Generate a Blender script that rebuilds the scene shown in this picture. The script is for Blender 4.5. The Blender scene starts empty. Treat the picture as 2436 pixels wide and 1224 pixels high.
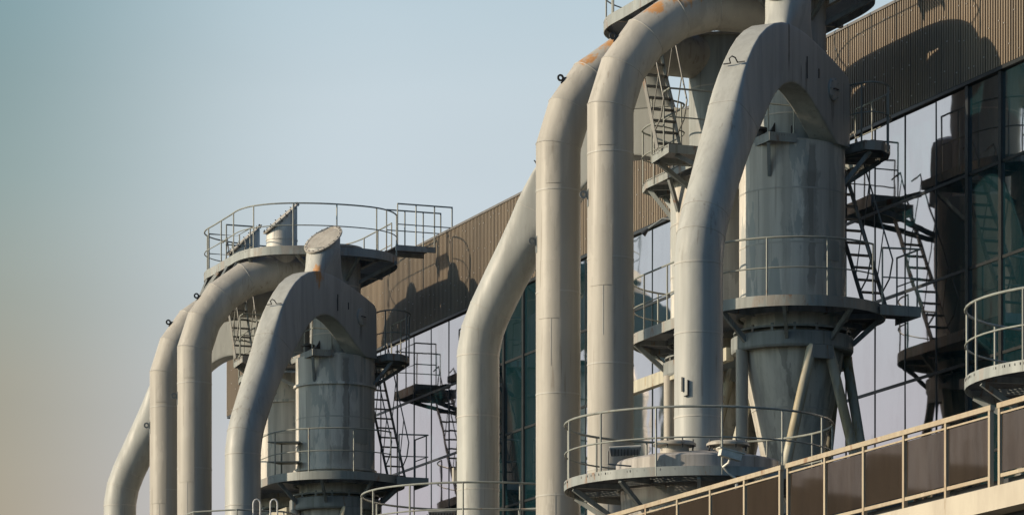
import bpy, bmesh, math, random
from mathutils import Vector
random.seed(7)
SC = bpy.context.scene
COL = SC.collection
PI = math.pi
# ------------------------------------------------------------ camera
cd = bpy.data.cameras.new("camera"); cam = bpy.data.objects.new("camera", cd); COL.objects.link(cam)
ZC = 1.6
cam.location = (0, 0, ZC); cam.rotation_euler = (PI/2, 0, 0)
cd.sensor_width = 36; cd.sensor_fit = 'HORIZONTAL'
cd.lens = 9500/2436*36
cd.shift_y = (2327-612)/2436
cd.clip_start = 1; cd.clip_end = 6000
SC.camera = cam
# ------------------------------------------------------------ light
LD = Vector((3.9, .50, -1.42)).normalized()          # direction the sunlight travels
sun_el = math.asin(-LD.z); sun_az = math.atan2(-LD.x, -LD.y)   # from +Y clockwise
w = bpy.data.worlds.new("World"); SC.world = w; w.use_nodes = True
nt = w.node_tree; nt.nodes.clear()
def N(t, **k):
    n = nt.nodes.new(t)
    for a, b in k.items(): setattr(n, a, b)
    return n
sky = N('ShaderNodeTexSky', sky_type='NISHITA', sun_disc=False, sun_elevation=sun_el, sun_rotation=sun_az,
        air_density=1.0, dust_density=2.5, ozone_density=1.5, altitude=50)
bg = N('ShaderNodeBackground'); out = N('ShaderNodeOutputWorld')
bg.inputs['Strength'].default_value = 1.0
# evening haze over the sky: the deep part of the sky keeps the Nishita colour
tc = N('ShaderNodeTexCoord'); sep = N('ShaderNodeSeparateXYZ')
nt.links.new(tc.outputs['Generated'], sep.inputs[0])
def M_(op, a, b=None, clamp=False):
    n = N('ShaderNodeMath', operation=op, use_clamp=clamp)
    for i, x in enumerate((a, b)):
        if x is None: continue
        if isinstance(x, (int, float)): n.inputs[i].default_value = x
        else: nt.links.new(x, n.inputs[i])
    return n.outputs[0]
sk = N('ShaderNodeVectorMath', operation='MULTIPLY'); nt.links.new(sky.outputs[0], sk.inputs[0]); sk.inputs[1].default_value = (0.066, 0.092, 0.110)
# azimuth left of the view axis darkens a little and greens: a bank of mist
az = M_('ARCTAN2', sep.outputs[0], sep.outputs[1])
def ramp(fac, stops):
    r = N('ShaderNodeValToRGB'); nt.links.new(fac, r.inputs[0])
    e = r.color_ramp.elements
    e[0].position = stops[0][0]; e[0].color = stops[0][1]
    e[1].position = stops[-1][0]; e[1].color = stops[-1][1]
    for p, c in stops[1:-1]:
        x = e.new(p); x.color = c
    return r.outputs[0]
def srgb(r, g, b, a=1):
    f = lambda c: (c/255/12.92) if c/255 <= .04045 else ((c/255+.055)/1.055)**2.4
    return (f(r), f(g), f(b), a)
EL0, EL1 = 0.10, 0.26
el = M_('DIVIDE', M_('SUBTRACT', sep.outputs[2], EL0), EL1-EL0, True)
A = ramp(el, [(0, srgb(206, 205, 213)), (.4, srgb(200, 210, 217)), (.72, srgb(196, 210, 218)), (1, srgb(177, 200, 212))])
B = ramp(el, [(0, srgb(168, 155, 130)), (.3, srgb(160, 157, 140)), (.6, srgb(140, 160, 158)), (1, srgb(116, 152, 162))])
def smooth(v, a, b):
    x = N('ShaderNodeMapRange', interpolation_type='SMOOTHERSTEP'); nt.links.new(v, x.inputs[0])
    x.inputs[1].default_value = a; x.inputs[2].default_value = b; return x.outputs[0]
m = N('ShaderNodeMix', data_type='RGBA')
mist = M_('MULTIPLY', smooth(az, -0.02, -0.165), smooth(az, -0.42, -0.20))
nt.links.new(mist, m.inputs[0]); nt.links.new(A, m.inputs[6]); nt.links.new(B, m.inputs[7])
# low haze all round the view; clear Nishita sky above it and behind the camera
fac = M_('MULTIPLY', M_('MULTIPLY', smooth(az, -1.5, -1.1), smooth(az, 0.6, 0.25)), smooth(sep.outputs[2], 0.42, 0.27))
m2 = N('ShaderNodeMix', data_type='RGBA'); nt.links.new(fac, m2.inputs[0])
nt.links.new(sk.outputs[0], m2.inputs[6]); nt.links.new(m.outputs[2], m2.inputs[7])
skn = N('ShaderNodeTexNoise'); skn.inputs['Scale'].default_value = 5; skn.inputs['Detail'].default_value = 4; skn.inputs['Roughness'].default_value = .5
smp = N('ShaderNodeMapping'); smp.inputs['Scale'].default_value = (1, 1, 3.5); nt.links.new(tc.outputs['Generated'], smp.inputs[0]); nt.links.new(smp.outputs[0], skn.inputs['Vector'])
hz = N('ShaderNodeMapRange'); nt.links.new(skn.outputs['Fac'], hz.inputs[0]); hz.inputs[1].default_value = .3; hz.inputs[2].default_value = .7; hz.inputs[3].default_value = .845; hz.inputs[4].default_value = .915
hs = N('ShaderNodeVectorMath', operation='SCALE'); nt.links.new(m2.outputs[2], hs.inputs[0]); nt.links.new(hz.outputs[0], hs.inputs['Scale'])
nt.links.new(hs.outputs[0], bg.inputs[0]); nt.links.new(bg.outputs[0], out.inputs[0])

sd = bpy.data.lights.new("sun", 'SUN'); so = bpy.data.objects.new("sun", sd); COL.objects.link(so)
sd.energy = 4.3; sd.angle = math.radians(0.6); sd.color = (1.0, 0.82, 0.60)
so.rotation_euler = LD.to_track_quat('-Z', 'Y').to_euler(); so.location = (-60, 60, 60)
SC.view_settings.view_transform = 'Standard'; SC.view_settings.look = 'None'
SC.view_settings.exposure = 0.18; SC.view_settings.gamma = 1.0
SC.render.engine = 'CYCLES'
SC.cycles.caustics_reflective = False

# ------------------------------------------------------------ materials
MATS = {}
class MN:
    def __init__(s, name):
        s.m = bpy.data.materials.new(name); s.m.use_nodes = True; s.t = s.m.node_tree; s.t.nodes.clear()
        s.out = s.n('ShaderNodeOutputMaterial'); MATS[name] = s.m
    def n(s, t, **k):
        x = s.t.nodes.new(t)
        for a, b in k.items(): setattr(x, a, b)
        return x
    def l(s, a, b): s.t.links.new(a, b)
    def pos(s, scale=(1, 1, 1), obj=False):
        if obj: src = s.n('ShaderNodeTexCoord').outputs['Object']
        else: src = s.n('ShaderNodeNewGeometry').outputs['Position']
        mp = s.n('ShaderNodeMapping'); mp.inputs['Scale'].default_value = scale
        s.l(src, mp.inputs[0]); return mp.outputs[0]
    def noise(s, vec, scale, detail=4, rough=.6, off=0):
        x = s.n('ShaderNodeTexNoise'); x.inputs['Scale'].default_value = scale
        x.inputs['Detail'].default_value = detail; x.inputs['Roughness'].default_value = rough
        if off:
            a = s.n('ShaderNodeVectorMath', operation='ADD'); a.inputs[1].default_value = (off, off*1.7, off*.3)
            s.l(vec, a.inputs[0]); vec = a.outputs[0]
        s.l(vec, x.inputs['Vector']); return x.outputs['Fac']
    def rng(s, v, a, b, c=0, d=1, it='SMOOTHSTEP'):
        x = s.n('ShaderNodeMapRange', interpolation_type=it); s.l(v, x.inputs[0])
        for i, q in enumerate((a, b, c, d)): x.inputs[i+1].default_value = q
        return x.outputs[0]
    def mix(s, f, a, b, mode='MIX'):
        x = s.n('ShaderNodeMix', data_type='RGBA', blend_type=mode)
        if isinstance(f, (int, float)): x.inputs[0].default_value = f
        else: s.l(f, x.inputs[0])
        for i, q in ((6, a), (7, b)):
            if isinstance(q, tuple): x.inputs[i].default_value = q if len(q) == 4 else (*q, 1)
            else: s.l(q, x.inputs[i])
        return x.outputs[2]
    def math(s, op, a, b=None):
        x = s.n('ShaderNodeMath', operation=op)
        for i, q in enumerate((a, b)):
            if q is None: continue
            if isinstance(q, (int, float)): x.inputs[i].default_value = q
            else: s.l(q, x.inputs[i])
        return x.outputs[0]
    def bsdf(s, col, rough=.5, metal=0, bump=None, bs=.1, bd=.02, spec=.5):
        p = s.n('ShaderNodeBsdfPrincipled')
        if isinstance(col, tuple): p.inputs['Base Color'].default_value = col if len(col) == 4 else (*col, 1)
        else: s.l(col, p.inputs['Base Color'])
        if isinstance(rough, (int, float)): p.inputs['Roughness'].default_value = rough
        else: s.l(rough, p.inputs['Roughness'])
        p.inputs['Metallic'].default_value = metal
        p.inputs['Specular IOR Level'].default_value = spec
        if bump is not None:
            b = s.n('ShaderNodeBump'); b.inputs['Strength'].default_value = bs; b.inputs['Distance'].default_value = bd
            s.l(bump, b.inputs['Height']); s.l(b.outputs[0], p.inputs['Normal'])
        return p.outputs[0]
    def fin(s, sh): s.l(sh, s.out.inputs[0]); return s.m

def painted(name, base, patch=None, patch_amt=.5, streak=.25, rust=.0, rustspots=(), rough=.5, patch_lo=.56, spec=.35, streaks=()):
    k = MN(name)
    P = k.pos(); S = k.pos((5.5, 5.5, .22)); S2 = k.pos((14, 14, .35))
    st = k.noise(S, 1.0, 5, .6); st2 = k.noise(S2, 1.0, 4, .65, 3.1)
    big = k.noise(P, .45, 3, .5, 9); fine = k.noise(P, 9, 5, .6, 2)
    col = k.mix(k.rng(st, .38, .68), tuple(c*(1+streak*.35) for c in base), tuple(c*(1-streak) for c in base))
    col = k.mix(k.rng(st2, .55, .72, 0, streak*1.1), col, tuple(c*.55 for c in base))
    col = k.mix(k.rng(big, .35, .65, 0, .35), col, tuple(c*.8 for c in base))
    drip = k.noise(k.pos((17, 17, .5)), 1.0, 3, .5, 13); gate = k.noise(P, .9, 3, .6, 17)
    dm = k.math('MULTIPLY', k.rng(drip, .58, .68), k.rng(gate, .46, .6, 0, .45))
    col = k.mix(dm, col, (base[0]*.42, base[1]*.37, base[2]*.32))
    if patch:
        S3 = k.pos((1.6, 1.6, .34)); pn = k.noise(S3, 1.0, 6, .58, 5.5)
        msk = k.rng(pn, patch_lo, patch_lo+.015, 0, patch_amt)
        col = k.mix(msk, col, tuple(patch))
        pn2 = k.noise(S3, 1.3, 6, .6, 21.5)
        col = k.mix(k.rng(pn2, patch_lo+.03, patch_lo+.045, 0, patch_amt*.7), col, tuple(c*1.25 for c in base))
    col = k.mix(k.rng(fine, .62, .75, 0, .18), col, tuple(c*.5 for c in base))
    if rust:
        rn = k.noise(k.pos((4, 4, 1.3)), 1.0, 7, .7, 31)
        col = k.mix(k.rng(rn, .60-.05*rust, .70-.05*rust, 0, .75), col, (.20, .085, .03))
    for (x, y, z, r, sz) in rustspots:
        d = k.n('ShaderNodeVectorMath', operation='DISTANCE')
        sc = k.pos((1, 1, sz)); k.l(sc, d.inputs[0]); d.inputs[1].default_value = (x, y, z*sz)
        nn = k.noise(k.pos((8, 8, 3)), 1.0, 6, .7)
        f = k.math('SUBTRACT', k.rng(d.outputs['Value'], 0, r, 1, 0, 'LINEAR'), k.rng(nn, .25, .75, 0, .75, 'LINEAR'))
        col = k.mix(k.rng(f, 0, .30, 0, .85), col, (.50, .22, .05))
    for (x, y, hw, z0, z1, amt) in streaks:      # long runs of dirt below a leak
        d = k.n('ShaderNodeVectorMath', operation='DISTANCE')
        k.l(k.pos((1, 1, 0)), d.inputs[0]); d.inputs[1].default_value = (x, y, 0)
        wn = k.noise(k.pos((3, 3, 2.2)), 1.0, 5, .65, x)
        dd_ = k.math('ADD', d.outputs['Value'], k.math('MULTIPLY', k.math('SUBTRACT', wn, .5), hw*2.6))
        f = k.rng(dd_, hw*.8, hw*1.1, amt, 0)
        sz = k.n('ShaderNodeSeparateXYZ'); k.l(k.n('ShaderNodeNewGeometry').outputs['Position'], sz.inputs[0])
        f = k.math('MULTIPLY', f, k.math('MULTIPLY', k.rng(sz.outputs[2], z0+ZC, z0+ZC+.4), k.rng(sz.outputs[2], z1+ZC, z1+ZC-.1)))
        col = k.mix(f, col, tuple(c*.28 for c in base))
    bp = k.math('ADD', k.math('MULTIPLY', big, 1.0), k.math('MULTIPLY', k.noise(P, 2.4, 3, .5, 4), .35))
    return k.fin(k.bsdf(col, k.rng(st, .3, .7, rough-.06, rough+.12), 0, bp, .35, .06, spec))

PIPE = (.41, .385, .342); ARCH = (.385, .388, .365); BODY = (.60, .575, .525); STEEL = (.24, .26, .26)
mat_pipe = painted("painted_pipe", PIPE, (.40, .375, .33), .5, .13, 0, ((3.1, 73.35, 19.85, .72, 1.0), (2.6, 73.2, 19.5, .45, 1.0), (3.6, 73.55, 19.95, .45, 1.0), (1.95, 76.1, 19.6, .62, 1.0), (1.4, 75.95, 19.2, .42, 1.0), (-9.05, 100.1, 15.4, .35, .45), (-7.2, 98.9, 18.4, .3, .6), (-.95, 79.4, 12.9, .2, .3)))
mat_arch = painted("painted_arch", ARCH, (.44, .45, .42), .35, .14, 0, ((-4.78, 97.1, 18.75, .34, .45), (3.55, 70.1, 14.6, .12, .5), (-6.9, 95.2, 15.2, .22, .4)), streaks=((4.986, 71.96, .038, 16.25, 17.25, .85), (5.24, 72.38, .03, 16.0, 16.6, .6), (5.341, 72.56, .05, 15.9, 16.7, .6), (5.888, 73.49, .06, 15.5, 16.2, .6), (6.12, 73.9, .03, 15.6, 16.6, .5), (-4.289, 97.76, .035, 16.1, 16.7, .6), (-3.742, 98.69, .06, 15.6, 16.2, .6)))
mat_body = painted("painted_body", BODY, (.36, .38, .37), .8, .28, 0, patch_lo=.545, streaks=((5.52, 73.46, .075, 12.5, 15.4, .6), (5.50, 73.46, .17, 13.4, 14.9, .45), (5.05, 73.42, .09, 13.0, 15.3, .3), (-4.10, 98.66, .085, 12.6, 15.4, .6), (-4.3, 98.62, .12, 12.5, 13.2, .35), (-3.75, 98.9, .05, 12.9, 15.0, .3)))
mat_out = painted("painted_outlet", (.31, .335, .335), (.2, .2, .19), .5, .22, 0)
mat_cone = painted("painted_cone", (.52, .50, .45), (.15, .15, .14), .5, .38, .0)
mat_steel = painted("painted_steel", STEEL, None, 0, .3, .35)
mat_rail = painted("rail_paint", (.27, .285, .26), None, 0, .2, .25)
mat_stair = painted("stair_paint", (.24, .235, .22), None, 0, .2, .3)
mat_fascia = painted("fascia_paint", (.29, .31, .30), (.30, .25, .21), .5, .22, .5)
mat_leg = painted("leg_paint", (.44, .42, .34), (.33, .26, .14), .6, .3, .6)
mat_tank = painted("tank_paint", (.38, .36, .34), (.16, .15, .15), .55, .3, .1)
mat_cover = painted("cover_paint", (.42, .39, .34), (.30, .28, .25), .4, .15, .1)
mat_seam = painted("weld_seam", (.47, .455, .42), None, 0, .1, 0)
def plain(name, col, rough=.5, metal=0, spec=.5):
    k = MN(name); n1 = k.noise(k.pos(), 6, 5, .6)
    c = k.mix(k.rng(n1, .3, .7), tuple(x*.8 for x in col), tuple(min(1, x*1.15) for x in col))
    return k.fin(k.bsdf(c, rough, metal, n1, .1, .01, spec))
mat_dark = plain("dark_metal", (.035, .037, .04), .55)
mat_grate = plain("grating_metal", (.13, .125, .115), .5, 0)
mat_screw = plain("screw_metal", (.55, .52, .47), .4, .3)
mat_white = plain("white_plastic", (.6, .58, .52), .4)
mat_ladder_w = plain("white_ladder_paint", (.62, .62, .6), .45)
mat_frame = plain("mullion_metal", (.022, .026, .028), .4, 0, .4)
mat_roof = plain("roof_cap_metal", (.14, .13, .12), .5)
# corrugated cladding
k = MN("corrugated_cladding")
n1 = k.noise(k.pos((.5, .5, .12)), 1, 4, .55); n2 = k.noise(k.pos((9, 9, .3)), 1, 4, .6, 4)
c = k.mix(k.rng(n1, .35, .65), (.28, .222, .160), (.205, .165, .122))
c = k.mix(k.rng(n2, .5, .75, 0, .4), c, (.10, .088, .075))
dt = k.n('ShaderNodeVectorMath', operation='DOT_PRODUCT'); k.l(k.n('ShaderNodeNewGeometry').outputs['Position'], dt.inputs[0]); dt.inputs[1].default_value = (-.357/1.0, .934/1.0, 0)
fl = k.math('FLOOR', k.math('DIVIDE', dt.outputs['Value'], 1.02)); wn_ = k.n('ShaderNodeTexWhiteNoise', noise_dimensions='1D'); k.l(fl, wn_.inputs['W'])
c = k.mix(k.rng(wn_.outputs['Value'], 0, 1, 0, .32, 'LINEAR'), c, (.12, .105, .085))
fr_ = k.math('FRACT', k.math('DIVIDE', dt.outputs['Value'], 1.02)); c = k.mix(k.rng(fr_, .95, .96, 0, .45), c, (.06, .055, .05))
mat_clad = k.fin(k.bsdf(c, .55, .0, None, spec=.3))
# curtain wall glass: strong reflection over a dark teal pane
k = MN("curtain_glass")
gl = k.n('ShaderNodeBsdfGlossy'); gl.inputs['Roughness'].default_value = .03
wv = k.noise(k.pos(), .9, 2, .5); bb = k.n('ShaderNodeBump'); bb.inputs['Strength'].default_value = .10; bb.inputs['Distance'].default_value = .03
k.l(wv, bb.inputs['Height']); k.l(bb.outputs[0], gl.inputs['Normal'])
dirt = k.noise(k.pos((1.2, 1.2, .5)), 1, 6, .65, 8)
gcol = k.mix(k.rng(dirt, .45, .7, 0, .35), (.96, .88, .87), (.80, .72, .70))
k.l(gcol, gl.inputs['Color'])
db = k.n('ShaderNodeBsdfDiffuse'); db.inputs['Color'].default_value = (.018, .075, .095, 1)
mx = k.n('ShaderNodeMixShader'); mx.inputs[0].default_value = .80
k.l(db.outputs[0], mx.inputs[1]); k.l(gl.outputs[0], mx.inputs[2])
mat_glass = k.fin(mx.outputs[0])
# brown balustrade glass
k = MN("bronze_glass")
gl = k.n('ShaderNodeBsdfGlossy'); gl.inputs['Roughness'].default_value = .03; gl.inputs['Color'].default_value = (.25, .21, .18, 1)
tr = k.n('ShaderNodeBsdfTransparent'); tr.inputs['Color'].default_value = (.42, .34, .30, 1)
df = k.n('ShaderNodeBsdfDiffuse')
dn = k.noise(k.pos((1.5, 1.5, .4)), 1, 5, .6, 3)
sm = k.noise(k.pos((5, 5, .8)), 1, 5, .65, 5); k.l(k.mix(k.rng(sm, .35, .7), (.30, .255, .22), (.19, .155, .135)), gl.inputs['Color'])
k.l(k.mix(k.rng(dn, .4, .7), (.085, .066, .052), (.06, .048, .040)), df.inputs['Color'])
ma = k.n('ShaderNodeMixShader'); ma.inputs[0].default_value = .22
k.l(df.outputs[0], ma.inputs[1]); k.l(tr.outputs[0], ma.inputs[2])
mb_ = k.n('ShaderNodeMixShader'); mb_.inputs[0].default_value = .45
k.l(ma.outputs[0], mb_.inputs[1]); k.l(gl.outputs[0], mb_.inputs[2])
mat_bglass = k.fin(mb_.outputs[0])
mat_bpost = painted("balustrade_paint", (.42, .35, .25), (.36, .27, .18), .4, .15, .1)
k = MN("cream_render")
n1 = k.noise(k.pos((1.5, 1.5, .5)), 1, 6, .65); n2 = k.noise(k.pos((3, 3, .5)), 1, 6, .7, 7)
c = k.mix(k.rng(n1, .35, .7), (.52, .47, .38), (.42, .37, .30)); c = k.mix(k.rng(n2, .6, .68, 0, .7), c, (.25, .17, .09))
mat_cream = k.fin(k.bsdf(c, .8, 0, n2, .2, .01))
k = MN("asphalt_ground")
n1 = k.noise(k.pos(), .4, 6, .6)
mat_ground = k.fin(k.bsdf(k.mix(n1, (.030, .034, .036), (.05, .052, .052)), .9))
mat_city = plain("distant_wall", (.10, .09, .085), .8)

# ------------------------------------------------------------ frames and mesh builder
U2 = Vector((-.357, .934)).normalized(); V2 = Vector((-U2.y, U2.x))     # U along the facade (away), V out of the facade
class Frame:
    def __init__(s, x, y, mirror=None, dz=0): s.x, s.y, s.m, s.dz = x, y, mirror, dz
    def w(s, p):
        u, v, z = p
        if s.m is not None: u = s.m-u
        return Vector((s.x+u*U2.x+v*V2.x, s.y+u*U2.y+v*V2.y, z+ZC+s.dz))
def xy2uv(x, y): return (x*U2.x+y*U2.y, x*V2.x+y*V2.y)
class MB:
    def __init__(s, fr): s.f = fr; s.v = []; s.q = []; s.mi = []
    def add(s, vs, fs, mi=0):
        b = len(s.v); s.v += [tuple(p) for p in vs]; s.q += [tuple(i+b for i in f) for f in fs]; s.mi += [mi]*len(fs); return s
    def box(s, a, b, mi=0):
        x0, y0, z0 = a; x1, y1, z1 = b
        return s.add([(x0, y0, z0), (x1, y0, z0), (x1, y1, z0), (x0, y1, z0), (x0, y0, z1), (x1, y0, z1), (x1, y1, z1), (x0, y1, z1)],
                     [(0, 3, 2, 1), (4, 5, 6, 7), (0, 1, 5, 4), (1, 2, 6, 5), (2, 3, 7, 6), (3, 0, 4, 7)], mi)
    def bar(s, p, q, w, h, up=(0, 0, 1), mi=0):      # rectangular bar p->q, w sideways, h along up
        p = Vector(p); q = Vector(q); d = (q-p).normalized(); up = Vector(up)
        sd = d.cross(up)
        if sd.length < 1e-4: sd = d.cross(Vector((1, 0, 0)))
        sd.normalize(); up = sd.cross(d).normalized()
        c = [sd*(w/2)*a+up*(h/2)*b for a, b in ((-1, -1), (1, -1), (1, 1), (-1, 1))]
        return s.add([p+x for x in c]+[q+x for x in c], [(0, 1, 2, 3), (7, 6, 5, 4), (0, 4, 5, 1), (1, 5, 6, 2), (2, 6, 7, 3), (3, 7, 4, 0)], mi)
    def rings(s, rings, closed=False, cap=True, mi=0):
        n = len(rings[0]); vs = [p for r in rings for p in r]; fs = []
        m = len(rings)
        for i in range(m if closed else m-1):
            j = (i+1) % m
            for k_ in range(n):
                l = (k_+1) % n; fs.append((i*n+k_, i*n+l, j*n+l, j*n+k_))
        if cap and not closed:
            fs.append(tuple(range(n-1, -1, -1))); fs.append(tuple((m-1)*n+i for i in range(n)))
        return s.add(vs, fs, mi)
    def tube(s, pts, r, n=8, closed=False, cap=True, mi=0):   # mitred tube through points
        pts = [Vector(p) for p in pts]; m = len(pts); rs = []
        prev = None
        for i, p in enumerate(pts):
            if closed: a = (p-pts[i-1]).normalized(); b = (pts[(i+1) % m]-p).normalized()
            else:
                a = (p-pts[i-1]).normalized() if i else (pts[1]-p).normalized()
                b = (pts[i+1]-p).normalized() if i < m-1 else a
            t = (a+b).normalized(); cosh = max(.3, t.dot(a))
            if prev is None:
                x = Vector((0, 0, 1)) if abs(t.z) < .9 else Vector((1, 0, 0))
                n1 = t.cross(x).normalized()
            else:
                n1 = (prev-t*prev.dot(t)).normalized()
            prev = n1; n2 = t.cross(n1)
            mdir = (a-b); rr = r if not callable(r) else r(i)
            ring = []
            for k_ in range(n):
                q = n1*math.cos(2*PI*k_/n)+n2*math.sin(2*PI*k_/n)
                if mdir.length > 1e-5:
                    md = mdir.normalized(); md = (md-t*md.dot(t))
                    if md.length > 1e-5:
                        md.normalize(); q = q+md*q.dot(md)*(1/cosh-1)
                ring.append(p+q*rr)
            rs.append(ring)
        return s.rings(rs, closed, cap, mi)
    def lathe(s, c, prof, n=48, cap=True, mi=0):            # prof: (r,z) list around vertical axis at c=(u,v)
        rs = [[(c[0]+r*math.cos(2*PI*k_/n), c[1]+r*math.sin(2*PI*k_/n), z) for k_ in range(n)] for r, z in prof]
        return s.rings(rs, False, cap, mi)
    def band(s, c, r0, r1, z0, z1, n=48, mi=0):             # hollow ring
        return s.rings([[(c[0]+r*math.cos(2*PI*k_/n), c[1]+r*math.sin(2*PI*k_/n), z) for k_ in range(n)] for r, z in ((r0, z0), (r1, z0), (r1, z1), (r0, z1))], True, False, mi)
    def strip(s, pts, z0, z1, t=.012, closed=True, mi=0):   # upright plate following an outline
        m = len(pts)
        off = []
        for i in range(m):
            a = Vector(pts[i])-Vector(pts[i-1 if (i or closed) else i]); b = Vector(pts[(i+1) % m if (closed or i < m-1) else i])-Vector(pts[i])
            d = (a.normalized() if a.length else b.normalized())+(b.normalized() if b.length else a.normalized())
            d.normalize(); off.append(Vector(pts[i])+Vector((d.y, -d.x))*t)
        rs = [[(p[0], p[1], z0), (o[0], o[1], z0), (o[0], o[1], z1), (p[0], p[1], z1)] for p, o in zip(pts, off)]
        return s.rings(rs, closed, True, mi)
    def build(s, name, mat, parent=None, smooth=None, origin=None, label=None):
        me = bpy.data.meshes.new(name)
        W = [s.f.w(p) for p in s.v]
        if parent is not None:
            r = parent; off = Vector((0, 0, 0))
            while r is not None: off += r.location; r = r.parent
        else:
            off = Vector(origin) if origin is not None else Vector((sum(p.x for p in W)/len(W), sum(p.y for p in W)/len(W), min(p.z for p in W)))
        me.from_pydata([p-off for p in W], [], s.q)
        for x in (mat if isinstance(mat, (list, tuple)) else [mat]): me.materials.append(x)
        me.polygons.foreach_set('material_index', s.mi)
        b = bmesh.new(); b.from_mesh(me); bmesh.ops.recalc_face_normals(b, faces=b.faces); b.to_mesh(me); b.free()
        if smooth:
            me.polygons.foreach_set('use_smooth', [True]*len(me.polygons))
            me.set_sharp_from_angle(angle=math.radians(smooth))
        me.update()
        o = bpy.data.objects.new(name, me); COL.objects.link(o)
        if parent is not None: o.parent = parent
        else: o.location = off
        if label: o['label'] = label
        return o
def thing(name, loc, label, cat, group=None):
    o = bpy.data.objects.new(name, None); COL.objects.link(o); o.location = loc; o.empty_display_size = .3
    o['label'] = label; o['category'] = cat
    if group: o['group'] = group
    return o
def tag(o, label, cat, group=None):
    o['label'] = label; o['category'] = cat
    if group: o['group'] = group
def inside(p, poly):
    x, y = p; r = False; j = len(poly)-1
    for i in range(len(poly)):
        xi, yi = poly[i][0], poly[i][1]; xj, yj = poly[j][0], poly[j][1]
        if (yi > y) != (yj > y) and x < (xj-xi)*(y-yi)/(yj-yi)+xi: r = not r
        j = i
    return r
def grating(mb, poly, z, holes=(), du=.055, t=.007, h=.035, cross=.07, axis=0):
    def ok(p): return inside(p, poly) and all((p[0]-a)**2+(p[1]-b)**2 > r*r for a, b, r in holes)
    us = [p[0] for p in poly]; vs = [p[1] for p in poly]
    for ax, step, hh, tt in ((axis, du, h, t), (1-axis, cross, .012, .012)):
        lo, hi = (min(us), max(us)) if ax == 0 else (min(vs), max(vs))
        l2, h2 = (min(vs), max(vs)) if ax == 0 else (min(us), max(us))
        a = lo+step*.5
        while a < hi:
            st = None; n = int((h2-l2)/.03)+2
            for i in range(n+1):
                b = l2+(h2-l2)*i/n
                p = (a, b) if ax == 0 else (b, a)
                k_ = ok(p) and i < n
                if k_ and st is None: st = b
                if not k_ and st is not None:
                    if b-st > .04:
                        if ax == 0: mb.box((a-tt/2, st, z-hh), (a+tt/2, b, z))
                        else: mb.box((st, a-tt/2, z-hh-.002), (b, a+tt/2, z-.002))
                    st = None
            a += step
def stadium(c0, c1, r, n=20):      # around two centres along u; starts at near side, ccw
    pts = []
    for i in range(n+1):
        a = -PI/2-PI*i/n
        pts.append((c0[0]+r*math.cos(a), c0[1]+r*math.sin(a)))
    for i in range(n+1):
        a = PI/2-PI*i/n
        pts.append((c1[0]+r*math.cos(a), c1[1]+r*math.sin(a)))
    return pts[::-1]
def plen(pts): return sum((Vector(pts[i+1])-Vector(pts[i])).length for i in range(len(pts)-1))
def railing(fr, parent, pts, z, h=1.06, r=.019, step=1.05, closed=False, mat=None, posts=True, mid=.5, pr=None, hang=.12):
    mat = mat or mat_rail
    P = list(pts)+([pts[0]] if closed else [])
    q = P[:-1] if closed else P
    MB(fr).tube([(a, b, z+h) for a, b in q], r, 8, closed=closed).build('top_rail', mat, parent, 40)
    MB(fr).tube([(a, b, z+h*mid) for a, b in q], r*.72, 8, closed=closed).build('mid_rail', mat, parent, 40)
    L = plen(P); n = max(1, round(L/step)); acc = 0; k_ = 0
    for i in range(n+(0 if closed else 1)):
        t = L*i/n
        while k_ < len(P)-2 and acc+(Vector(P[k_+1])-Vector(P[k_])).length < t-1e-6:
            acc += (Vector(P[k_+1])-Vector(P[k_])).length; k_ += 1
        a, b = Vector(P[k_]), Vector(P[k_+1]); f = min(1, (t-acc)/max(1e-6, (b-a).length)); p = a.lerp(b, f)
        MB(fr).tube([(p.x, p.y, z-hang), (p.x, p.y, z+h)], pr or r*.95, 6).build('post', mat, parent, 40)
def catmull(pts, n=5):
    m = len(pts); out_ = []
    for i in range(m):
        p0, p1, p2, p3 = [Vector(pts[(i+j) % m]) for j in (-1, 0, 1, 2)]
        for k_ in range(n):
            t = k_/n
            out_.append(tuple(.5*((2*p1)+(-p0+p2)*t+(2*p0-5*p1+4*p2-p3)*t*t+(-p0+3*p1-3*p2+p3)*t**3)))
    return out_

# ------------------------------------------------------------ pieces of a separator cluster
RP = .425
EDGE = (-.625, -.50)                       # where the arch lands, beside the cyclone
PIP = (-3.87, 3.59)
AD = (Vector(EDGE)-Vector(PIP)); AL = AD.length; AD.normalize(); AN = Vector((-AD.y, AD.x))*-1
if (AN.x*-.783+AN.y*-.622) < 0: AN = -AN   # AN points to the near outer side
def sp(sx, n, z): return (PIP[0]+AD.x*sx+AN.x*n, PIP[1]+AD.y*sx+AN.y*n, z)
def seam_ring(mb, c, r, z, n=48): mb.band(c, r-.004, r+.007, z-.014, z+.014, n, 1)
def lug(mb, p, out, s=.12):               # lifting eye: a plate with a hole
    p = Vector(p); o = Vector(out).normalized(); up = Vector((0, 0, 1)); sd = o.cross(up).normalized() if abs(o.z) < .9 else Vector((1, 0, 0))
    up = sd.cross(o).normalized()
    ring = []
    for i in range(12):
        a = 2*PI*i/12; c = Vector((0, 0, 0))+o*(s*.55+math.cos(a)*s*.5)+up*(math.sin(a)*s*.5)
        ci = o*(s*.55+math.cos(a)*s*.24)+up*(math.sin(a)*s*.24)
        ring.append([p+c-sd*.012, p+c+sd*.012, p+ci+sd*.012, p+ci-sd*.012])
    mb.rings(ring, True, False, 0)
    mb.bar(p-o*.03, p+o*s*.15, .02, s*1.1, up, 0)

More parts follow.
